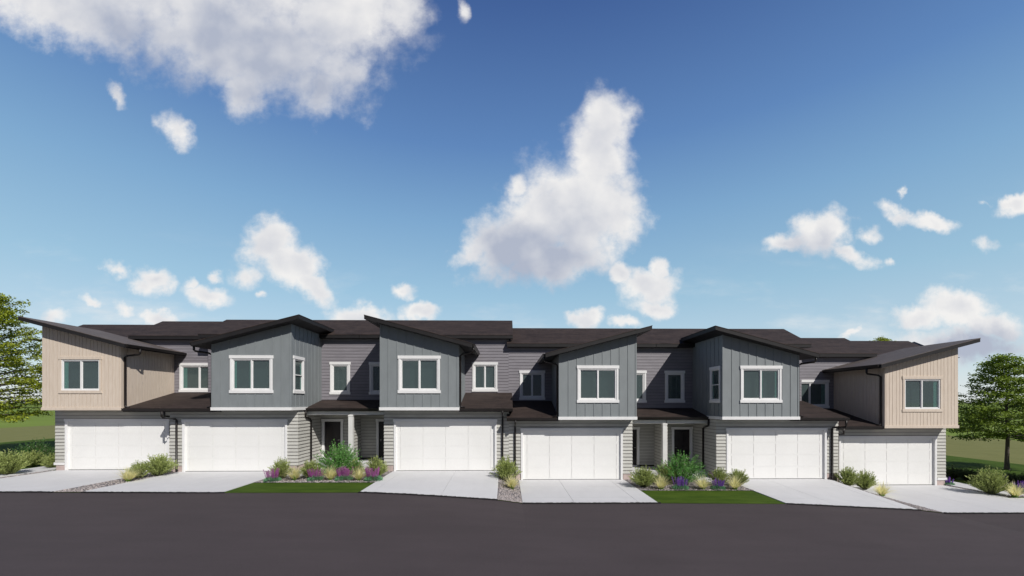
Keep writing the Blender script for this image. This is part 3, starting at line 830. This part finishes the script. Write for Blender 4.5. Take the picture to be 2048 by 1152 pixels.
    # ---- porch
    if typ in ('mid', 'ctr'):
        pxr = (-10.30, -8.16) if typ == 'mid' else (-8.16, -6.16)
        eave_roof(H, pxr[0], pxr[1], 21.42, 23.26, 3.075, .225, th=.14, name='porch_roof', ends=(.05 if typ == 'mid' else 0, 0))
        bm_ = MB(); bm_.box(pxr[0] - .04, pxr[1] + (0 if typ == 'mid' else .02), 21.55, 21.70, 2.72, 2.90)
        bm_.box(pxr[0], pxr[1], 21.7, 23.26, 2.86, 2.90)
        H.B(bm_, 'porch_beam', M['post'])
        pw = MB(); dzr = (-10.16, -9.26) if typ == 'mid' else (-7.18, -6.28)
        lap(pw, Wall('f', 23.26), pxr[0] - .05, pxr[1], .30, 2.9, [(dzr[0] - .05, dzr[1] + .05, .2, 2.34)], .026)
        H.B(pw, 'porch_wall', [M['lower'], M['lower_lap_shade']])
        dt = MB(); d0, d1 = dzr
        dt.box(d0 - .16, d1 + .16, 23.26 - .06, 23.26 + .02, 2.30, 2.44)
        dt.box(d0 - .13, d0, 23.26 - .05, 23.36, .20, 2.30); dt.box(d1, d1 + .13, 23.26 - .05, 23.36, .20, 2.30)
        dt.box(d0 - .13, d1 + .13, 23.26 - .05, 23.36, .17, .30)
        H.B(dt, 'door_trim', M['white'])
        dd = MB(); dd.box(d0, d1, 23.30, 23.35, .30, 2.30)
        for (a, b_, c, d) in ((.12, .40, .16, .82), (.50, .78, .16, .82), (.12, .40, .98, 1.82), (.50, .78, .98, 1.82)):
            dd.box(d0 + a, d0 + b_, 23.285, 23.302, .30 + c, .30 + d)
        do_ = H.B(dd, 'front_door', M['door'], bevel=.004)
        hd = MB(); hx = d0 + .07 if typ == 'ctr' else d1 - .07
        hd.tube([(hx, 23.30, 1.28), (hx, 23.24, 1.28), (hx + (.1 if typ == 'ctr' else -.1), 23.24, 1.28)], .012, 8)
        H.B(hd, 'door_handle', mk('brushed_steel', (.45, .44, .42), .3, metal=1) if 'steel' not in M else M['steel'], do_)
        sb_ = MB(); sb_.box(pxr[0] - .04, pxr[1], 21.45, 23.3, fl - .3, .235); H.B(sb_, 'porch_slab', M['concrete'])
        if typ == 'mid':
            pp = MB(); pp.box(-8.20, -7.98, 21.50, 21.72, .235, 2.72)
            pp.box(-8.215, -7.965, 21.485, 21.735, 2.64, 2.70)
            H.B(pp, 'porch_post', M['post'], bevel=.008)
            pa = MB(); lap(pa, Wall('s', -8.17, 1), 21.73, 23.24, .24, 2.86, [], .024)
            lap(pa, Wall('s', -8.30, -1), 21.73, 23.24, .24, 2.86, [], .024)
            H.B(pa, 'partition_wall', [M['lower'], M['lower_lap_shade']])
            ds = MB(); xq = -10.36 + .07
            downspout(ds, [(xq - .0, 21.36, 2.95), (xq, 21.36, 2.66), (xq, 21.42, 2.60), (xq, 21.88, 2.50), (xq, 21.96, 2.42), (xq, 21.96, .3)])
            H.B(ds, 'downspout', M['gutter'], smooth=True)
# walks from the porches to the drives
for (x0, x1, y0, y1) in ((-10.2, -9.2, 19.4, 21.44), (mx_(-9.2), mx_(-10.2), 19.4, 21.44), (-6.9, -6.1, 20.0, 21.44), (mx_(-6.1), mx_(-6.9), 20.0, 21.44)):
    mb = MB(); z = G((x0 + x1) / 2, 20.5); mb.box(x0, x1, y0, y1, z - .1, z + .035); mb.build('path', M['concrete'], kind='structure')
mb = MB(); mb.box(22.78, 24.0, 18.9, 30, -1.1, -.895); mb.build('path', M['concrete'], kind='structure')
mb = MB(); mb.box(-24.3, -22.78, 18.6, 30, -.2, .0); mb.build('path', M['concrete'], kind='structure')

# ------------------------------------------------------------------ plants
def hit(px, py):
    a = atan((px - PX0) / F) + TH
    for k in range(2000):
        y = 15 + k * .02; x = y * tan(a); d = x * sin(TH) + y * cos(TH)
        if HY + F * (ZC - G(x, y)) / d <= py: return x, y, G(x, y)
    return x, y, G(x, y)
def leaf(mb, p, d, n, L, Wd):
    d = d.normalized(); s = d.cross(n)
    if s.length < 1e-4: s = d.cross(Vector((1, 0, 0)))
    s.normalize()
    mb.face([p, p + d * L * .5 + s * Wd * .5, p + d * L, p + d * L * .5 - s * Wd * .5])
def rv(r): return Vector((r.gauss(0, 1), r.gauss(0, 1), r.gauss(0, 1))).normalized()
def shrub_mesh(name, seed, R, Hh, stems, lf, L, Wd, leafm, spread=1.0, extra=None):
    r = random.Random(seed); st = MB(); fo = MB(); ex = MB()
    for k in range(stems):
        az_ = r.random() * 2 * pi; e = r.random() ** .62
        rad = R * e * r.uniform(.75, 1.08); h = Hh * sqrt(max(0, 1 - (e * .93) ** 2.2)) * r.uniform(.72, 1.12) + .05
        h *= r.uniform(.8, 1.15); tip = Vector((cos(az_) * rad, sin(az_) * rad, h)); b = Vector((cos(az_) * R * .12 * r.random(), sin(az_) * R * .12 * r.random(), 0))
        mid = b.lerp(tip, .5) + Vector((0, 0, h * .14)); pts = []
        for q in range(6):
            t_ = q / 5; pts.append(b * (1 - t_) ** 2 + mid * 2 * t_ * (1 - t_) + tip * t_ ** 2)
        st.tube(pts, [.007, .006, .005, .004, .003, .002], 4, False)
        for q in range(lf):
            t_ = .22 + .80 * q / lf; seg = min(int(t_ * 5), 4); p = pts[seg].lerp(pts[seg + 1], min(1, t_ * 5 - seg))
            d = (pts[seg + 1] - pts[seg]).normalized()
            dv = (d * r.uniform(.5, 1.1) + rv(r) * spread).normalized()
            leaf(fo, p + rv(r) * .015, dv, rv(r), L * r.uniform(.6, 1.15), Wd * r.uniform(.7, 1.2))
        if extra and r.random() < .5:
            for q in range(extra):
                t_ = r.uniform(.4, 1); seg = min(int(t_ * 5), 4); p = pts[seg] + rv(r) * .05
                leaf(ex, p, rv(r), rv(r), .035, .03)
    return st, fo, ex
def make_shrub(seed, R, Hh, stems, lf, L, Wd, leafm, name='shrub', spread=1.0, extra=None):
    st, fo, ex = shrub_mesh(name, seed, R, Hh, stems, lf, L, Wd, leafm, spread, extra)
    root = empty(name, (0, 0, 0))
    st.build('stem', M['stem'], root, recalc=False); fo.build('foliage', M[leafm], root, recalc=False)
    if ex.f: ex.build('blossom', M['blossom'], root, recalc=False)
    return root
def make_grass(seed):
    r = random.Random(seed); bl = MB(); gr = MB()
    for k in range(210):
        az_ = r.random() * 2 * pi; e = r.random() ** .7; L = r.uniform(.46, .80); lean = e * 1.3
        b = Vector((cos(az_) * .07 * r.random(), sin(az_) * .07 * r.random(), 0)); side = Vector((-sin(az_), cos(az_), 0))
        pts = []; ang = lean * .35; p = b.copy(); n = 6
        for q in range(n + 1):
            pts.append(p.copy()); ang += lean * .17
            p = p + Vector((cos(az_) * sin(ang), sin(az_) * sin(ang), cos(ang))) * L / n
        wd_ = r.uniform(.007, .014)
        for q in range(n):
            w0 = wd_ * (1 - (q / n) ** 2 * .8); w1 = wd_ * (1 - ((q + 1) / n) ** 2 * .9)
            (gr if q < 1 else bl).face([pts[q] - side * w0, pts[q] + side * w0, pts[q + 1] + side * w1, pts[q + 1] - side * w1])
    for k in range(150):
        az_ = r.random() * 2 * pi; e = r.random(); L = r.uniform(.14, .30)
        b = Vector((cos(az_) * .09 * r.random(), sin(az_) * .09 * r.random(), 0)); d = Vector((cos(az_) * e * .55, sin(az_) * e * .55, 1)).normalized()
        side = Vector((-sin(az_), cos(az_), 0)) * .009
        gr.face([b - side, b + side, b + d * L + side * .2, b + d * L - side * .2])
    root = empty('ornamental_grass', (0, 0, 0))
    bl.build('blade', M['straw'], root, recalc=False); gr.build('base_leaf', M['blade_green'], root, recalc=False)
    return root
def make_salvia(seed, flower):
    r = random.Random(seed); fo = MB(); fl_ = MB(); st = MB()
    for k in range(700):
        az_ = r.random() * 2 * pi; rad = .33 * sqrt(r.random()); h = .24 * sqrt(max(0, 1 - (rad / .36) ** 2)) * r.uniform(.3, 1.05)
        p = Vector((cos(az_) * rad, sin(az_) * rad, h)); leaf(fo, p, (Vector((p.x, p.y, .12)) + rv(r) * .12), rv(r), r.uniform(.045, .08), .032)
    for k in range(27):
        az_ = r.random() * 2 * pi; e = sqrt(r.random()); b = Vector((cos(az_) * .25 * e, sin(az_) * .22 * e, .08))
        d = Vector((cos(az_) * e * .30, sin(az_) * e * .30, 1)).normalized(); L = r.uniform(.34, .52)
        st.tube([b, b + d * L], .004, 4, False)
        n = 34
        for q in range(n):
            t_ = .28 + .74 * q / n; rad = .024 * (1.15 - t_ * .75); a = q * 2.4
            o_ = Vector((cos(a), sin(a), .2)); p = b + d * L * t_ + o_ * rad * .3
            leaf(fl_, p, o_ + Vector((0, 0, .45)), d.cross(o_), .036 * (1.2 - .5 * t_), .026)
    root = empty('salvia', (0, 0, 0))
    fo.build('foliage', M['leaf_sage'], root, recalc=False); st.build('stem', M['stem'], root, recalc=False)
    fl_.build('flower_spike', M[flower], root, recalc=False)
    return root
used = set()
protos = {}
def proto(k):
    if k not in protos:
        protos[k] = {
            'b1': lambda: make_shrub(1, .60, .84, 170, 34, .085, .024, 'leaf_olive', spread=.55),
            'b2': lambda: make_shrub(2, .64, .78, 180, 34, .085, .024, 'leaf_olive', spread=.55),
            'b3': lambda: make_shrub(5, .58, .82, 150, 30, .08, .030, 'leaf_olive', spread=.65),
            'tall': lambda: make_shrub(3, 1.25, 1.28, 230, 46, .062, .042, 'leaf_bright', 'tall_shrub', 2.4, 10),
            'talld': lambda: make_shrub(13, 1.05, 1.2, 150, 40, .06, .04, 'leaf_shaded', 'tall_shrub', 1.4, 8),
            'dark': lambda: make_shrub(4, .62, .62, 150, 28, .06, .028, 'leaf_hedge_shaded', 'hedge_shrub', 1.0),
            'g1': lambda: make_grass(1), 'g2': lambda: make_grass(2), 'g3': lambda: make_grass(9),
            'sm': lambda: make_salvia(1, 'magenta'), 'sm2': lambda: make_salvia(3, 'magenta'), 'sv': lambda: make_salvia(2, 'violet'), 'sv2': lambda: make_salvia(6, 'violet'),
        }[k]()
        return protos[k]
    return copy_tree(protos[k])
CAT = {'b': ('shrub', 'olive-green feathery shrubs by the drives'), 't': ('shrub', 'tall loose green shrubs'), 'd': ('shrub', 'dark hedge shrubs'),
       'g': ('ornamental grass', 'clumps of straw-coloured ornamental grass'), 's': ('salvia', 'flowering salvia plants')}
def plant(k, px, py, sc, label, rot=None, sx=1.0, y=None):
    o = proto(k); x, yy, z = hit(px, py)
    if y is not None:
        yy = y; x = yy * tan(atan((px - PX0) / F) + TH); z = G(x, yy)
    o.location = (x, yy, z - .01); o.scale = (sc * sx, sc * sx, sc)
    o.rotation_euler = (0, 0, random.uniform(0, 6.28) if rot is None else rot)
    c, g = CAT[k[0]]; tag(o, label, c, g)
    return o
# left edge
plant('b1', 18, 950, 1.15, 'olive feathery shrub cut by the left edge of the photo', sx=1.15)
plant('b2', 62, 934, 1.0, 'olive shrub behind the one at the left edge, beside the pale path', sx=1.05)
plant('b3', 103, 937, .80, 'small olive shrub against the corner of the left beige house')
plant('talld', 66, 927, .95, 'dark-green leafy shrub at the back of the left lawn by the beige house')
plant('talld', 98, 926, .75, 'low leafy shrub right against the left corner of the beige house')
# between house one and two
plant('b2', 318, 952, 1.12, 'bigger olive shrub at the downspout between the first two garage doors', sx=1.0)
plant('b1', 278, 957, .78, 'smaller olive shrub between straw grass and the first downspout', sx=1.05)
plant('g1', 256, 963, .98, 'straw grass clump on the gravel strip between the first two drives')
# garden two/three
plant('b1', 563, 957, .92, 'olive shrub at the right foot of the second garage door', sx=.95)
plant('b2', 622, 957, .92, 'olive shrub under the black downspout by the left porch', sx=.9)
plant('tall', 678, 950, 1.03, 'tall bright-green loose shrub in front of the left porch post', sx=1.0)
plant('b3', 712, 949, .75, 'olive shrub behind the straw grass, right of the tall shrub at the left porch')
plant('b1', 752, 955, .95, 'olive shrub beside the left corner of the third garage door', sx=1.0)
plant('sm', 545, 963.5, .95, 'leftmost magenta salvia, at the corner of the second drive')
plant('g2', 590, 960, .98, 'leftmost of the three straw grasses in the left porch garden')
plant('sm2', 631, 961, .90, 'second magenta salvia from the left, under the porch downspout')
plant('g3', 661, 960, .95, 'middle straw grass of the three in the left porch garden')
plant('sm', 688, 961, 1.02, 'magenta salvia directly below the left porch post')
plant('g1', 717, 961, .95, 'rightmost of the three straw grasses in the left porch garden')
plant('sm2', 747, 962, 1.05, 'rightmost magenta salvia, beside the third drive')
# centre strip
plant('b3', 1013, 962, 1.12, 'olive shrub at the two downspouts in the middle of the row', sx=1.1)
plant('g2', 1024, 978, .95, 'straw grass on the gravel strip in the middle of the row')
# garden four/five
plant('b2', 1287, 975, 1.05, 'olive shrub at the right corner of the fourth garage door', sx=1.0)
plant('b1', 1330, 968, .95, 'olive shrub behind the straw grass at the right porch')
plant('tall', 1362, 968, 1.0, 'tall bright-green loose shrub in front of the right porch door', sx=1.0)
plant('g3', 1322, 979, 1.0, 'leftmost of the three straw grasses in the right porch garden')
plant('sv', 1361, 979, .98, 'bigger violet salvia in the middle of the right porch garden')
plant('g1', 1406, 979, .98, 'middle straw grass of the three in the right porch garden')
plant('sv2', 1436, 979, .85, 'smaller violet salvia between two straw grasses at the right porch')
plant('b3', 1438, 972, .88, 'olive shrub against the left corner of the fifth garage')
plant('b2', 1476, 972, .88, 'olive shrub at the left foot of the fifth garage door', sx=.95)
plant('g2', 1470, 979, .95, 'rightmost of the three straw grasses in the right porch garden')
# between five and six
plant('b3', 1695, 970, 1.0, 'olive shrub under the downspout left of the last garage door', y=20.2)
plant('b1', 1730, 979, .95, 'olive shrub between another shrub and straw grass at the last garage door')
plant('g1', 1764, 992, 1.0, 'straw grass on the narrow gravel strip before the last drive')
# right edge
plant('sv', 1896, 970, .72, 'small violet salvia at the right corner of the last beige house')
for q, (px, py, s_, lb) in enumerate([(1908, 957, .95, 'first dark hedge shrub beside the last beige house'), (1930, 960, .92, 'second dark hedge shrub right of the last beige house'),
                                      (1952, 963, .90, 'third dark hedge shrub behind the shaded path'), (1970, 966, .82, 'dark hedge shrub just behind the big feathery shrub'),
                                      (2012, 966, .85, 'dark low shrub below the trunk of the right tree'), (2040, 970, .9, 'dark low shrub at the right edge of the photo')]):
    plant('dark', px, py, s_, lb)
plant('b1', 1982, 989, 1.25, 'big olive feathery shrub near the right edge, beside the last drive', sx=1.05)
plant('g3', 2030, 995, 1.05, 'straw grass at the right edge of the photo')
plant('sv2', 1999, 966, .85, 'violet salvia behind the big feathery shrub on the right')
plant('sv', 2043, 985, .95, 'violet salvia cut by the right edge of the photo')

# ------------------------------------------------------------------ trees
def tree(loc, Hh, trunk_h, R, tr, leafm, label, seed=1, nl=62, name='broadleaf_tree', per=150, group='broadleaf trees around the row'):
    r = random.Random(seed); tk = MB(); lm = MB(); cr = MB()
    pts = []; rad = []
    for k in range(11):
        t_ = k / 10; pts.append(Vector((sin(k * 1.3 + seed) * .05 * t_ * 2, cos(k * .9) * .05 * t_ * 2, Hh * .97 * t_))); rad.append(tr * (1 - t_) ** .8 + .012)
    rad[0] *= 1.3
    tk.tube(pts, rad, 10, False)
    def on(z):
        t_ = min(.999, z / (Hh * .97)) * 10; k = int(t_); return pts[k].lerp(pts[k + 1], t_ - k)
    for k in range(nl):
        t_ = (k + r.random()) / nl; z = trunk_h + (Hh - trunk_h) * t_ ** 1.0 * .97
        prof = min(1, .72 + t_ * 1.9) if t_ < .15 else 1 - .84 * ((t_ - .15) / .85) ** 1.15
        L = R * prof * r.uniform(.65, 1.12); a = k * 2.39996 + r.uniform(-.4, .4)
        up = .10 + .85 * t_ ** 1.4
        b = on(max(.3, z - L * up * .5)); n = 6; br = []
        for q in range(n + 1):
            s_ = q / n
            br.append(b + Vector((cos(a) * L * s_, sin(a) * L * s_, L * up * s_ - L * .10 * s_ * s_ + sin(s_ * 5 + k) * .05)))
        lm.tube(br, [max(.008, tr * .34 * (1 - t_ * .6) * (1 - q / n) ** 1.1) for q in range(n + 1)], 5, False)
        # side twigs with flat sprays of leaves
        for q in range(int(7 * prof) + 3):
            s_ = r.uniform(.25, 1.0); seg = min(int(s_ * n), n - 1); p = br[seg].lerp(br[seg + 1], s_ * n - seg)
            aa = a + r.choice((-1, 1)) * r.uniform(.3, 1.2); tl = L * r.uniform(.15, .36) * (1.15 - s_ * .5) + .1
            tip = p + Vector((cos(aa) * tl, sin(aa) * tl, tl * r.uniform(-.08, .42)))
            lm.tube([p, p.lerp(tip, .5) + Vector((0, 0, .02)), tip], [.010, .007, .003], 3, False)
            m_ = int(per * .25 + per * .18 * r.random())
            for w_ in range(m_):
                f_ = r.uniform(.15, 1.12); c = p.lerp(tip, f_)
                off = Vector((r.gauss(0, .19), r.gauss(0, .19), r.gauss(0, .07)))
                d = (Vector((cos(aa), sin(aa), 0)) + rv(r) * 1.1); d.z -= .15
                leaf(cr, c + off, d, Vector((r.gauss(0, .55), r.gauss(0, .55), 1)), r.uniform(.10, .165), r.uniform(.075, .12))
    root = empty(name, loc)
    for mb_, nm, mt in ((tk, 'trunk', M['bark']), (lm, 'limb', M['bark']), (cr, 'crown', M[leafm])):
        o = mb_.build(nm, mt, root, origin=(0, 0, 0), recalc=False, smooth=(nm != 'crown'))
    tag(root, label, 'tree', group)
    return root
def at(px, Y): return Y * tan(atan((px - PX0) / F) + TH)
tree((at(2014, 26.3), 26.3, -1.03), 7.4, 2.0, 3.2, .105, 'tree_leaf2', 'green tree with a grey trunk standing on the lawn at the right edge', 5, 70)
tree((at(-22, 27.0), 27.0, -.05), 10.4, 2.5, 4.6, .19, 'tree_leaf', 'large yellow-green tree at the left edge beside the beige end house', 8, 92)
tree((at(1764, 44), 44.0, -1.0), 11.5, 3.2, 3.6, .17, 'tree_leaf', 'tree behind the right end of the row, only its top showing over the roof', 12, 60, per=120)
tree((29.5, 18.5, -1.0), 8.2, 2.4, 3.3, .13, 'tree_leaf2', 'green tree standing just beyond the right edge', 15, 60, per=120)

# Cycles settings that matter for the look
S.cycles.max_bounces = 6; S.cycles.transparent_max_bounces = 12; S.cycles.diffuse_bounces = 3
for o in bpy.data.objects:
    if '_o' in o: del o['_o']
print('objects', len(bpy.data.objects), 'polys', sum(len(o.data.polygons) for o in bpy.data.objects if o.type == 'MESH'))
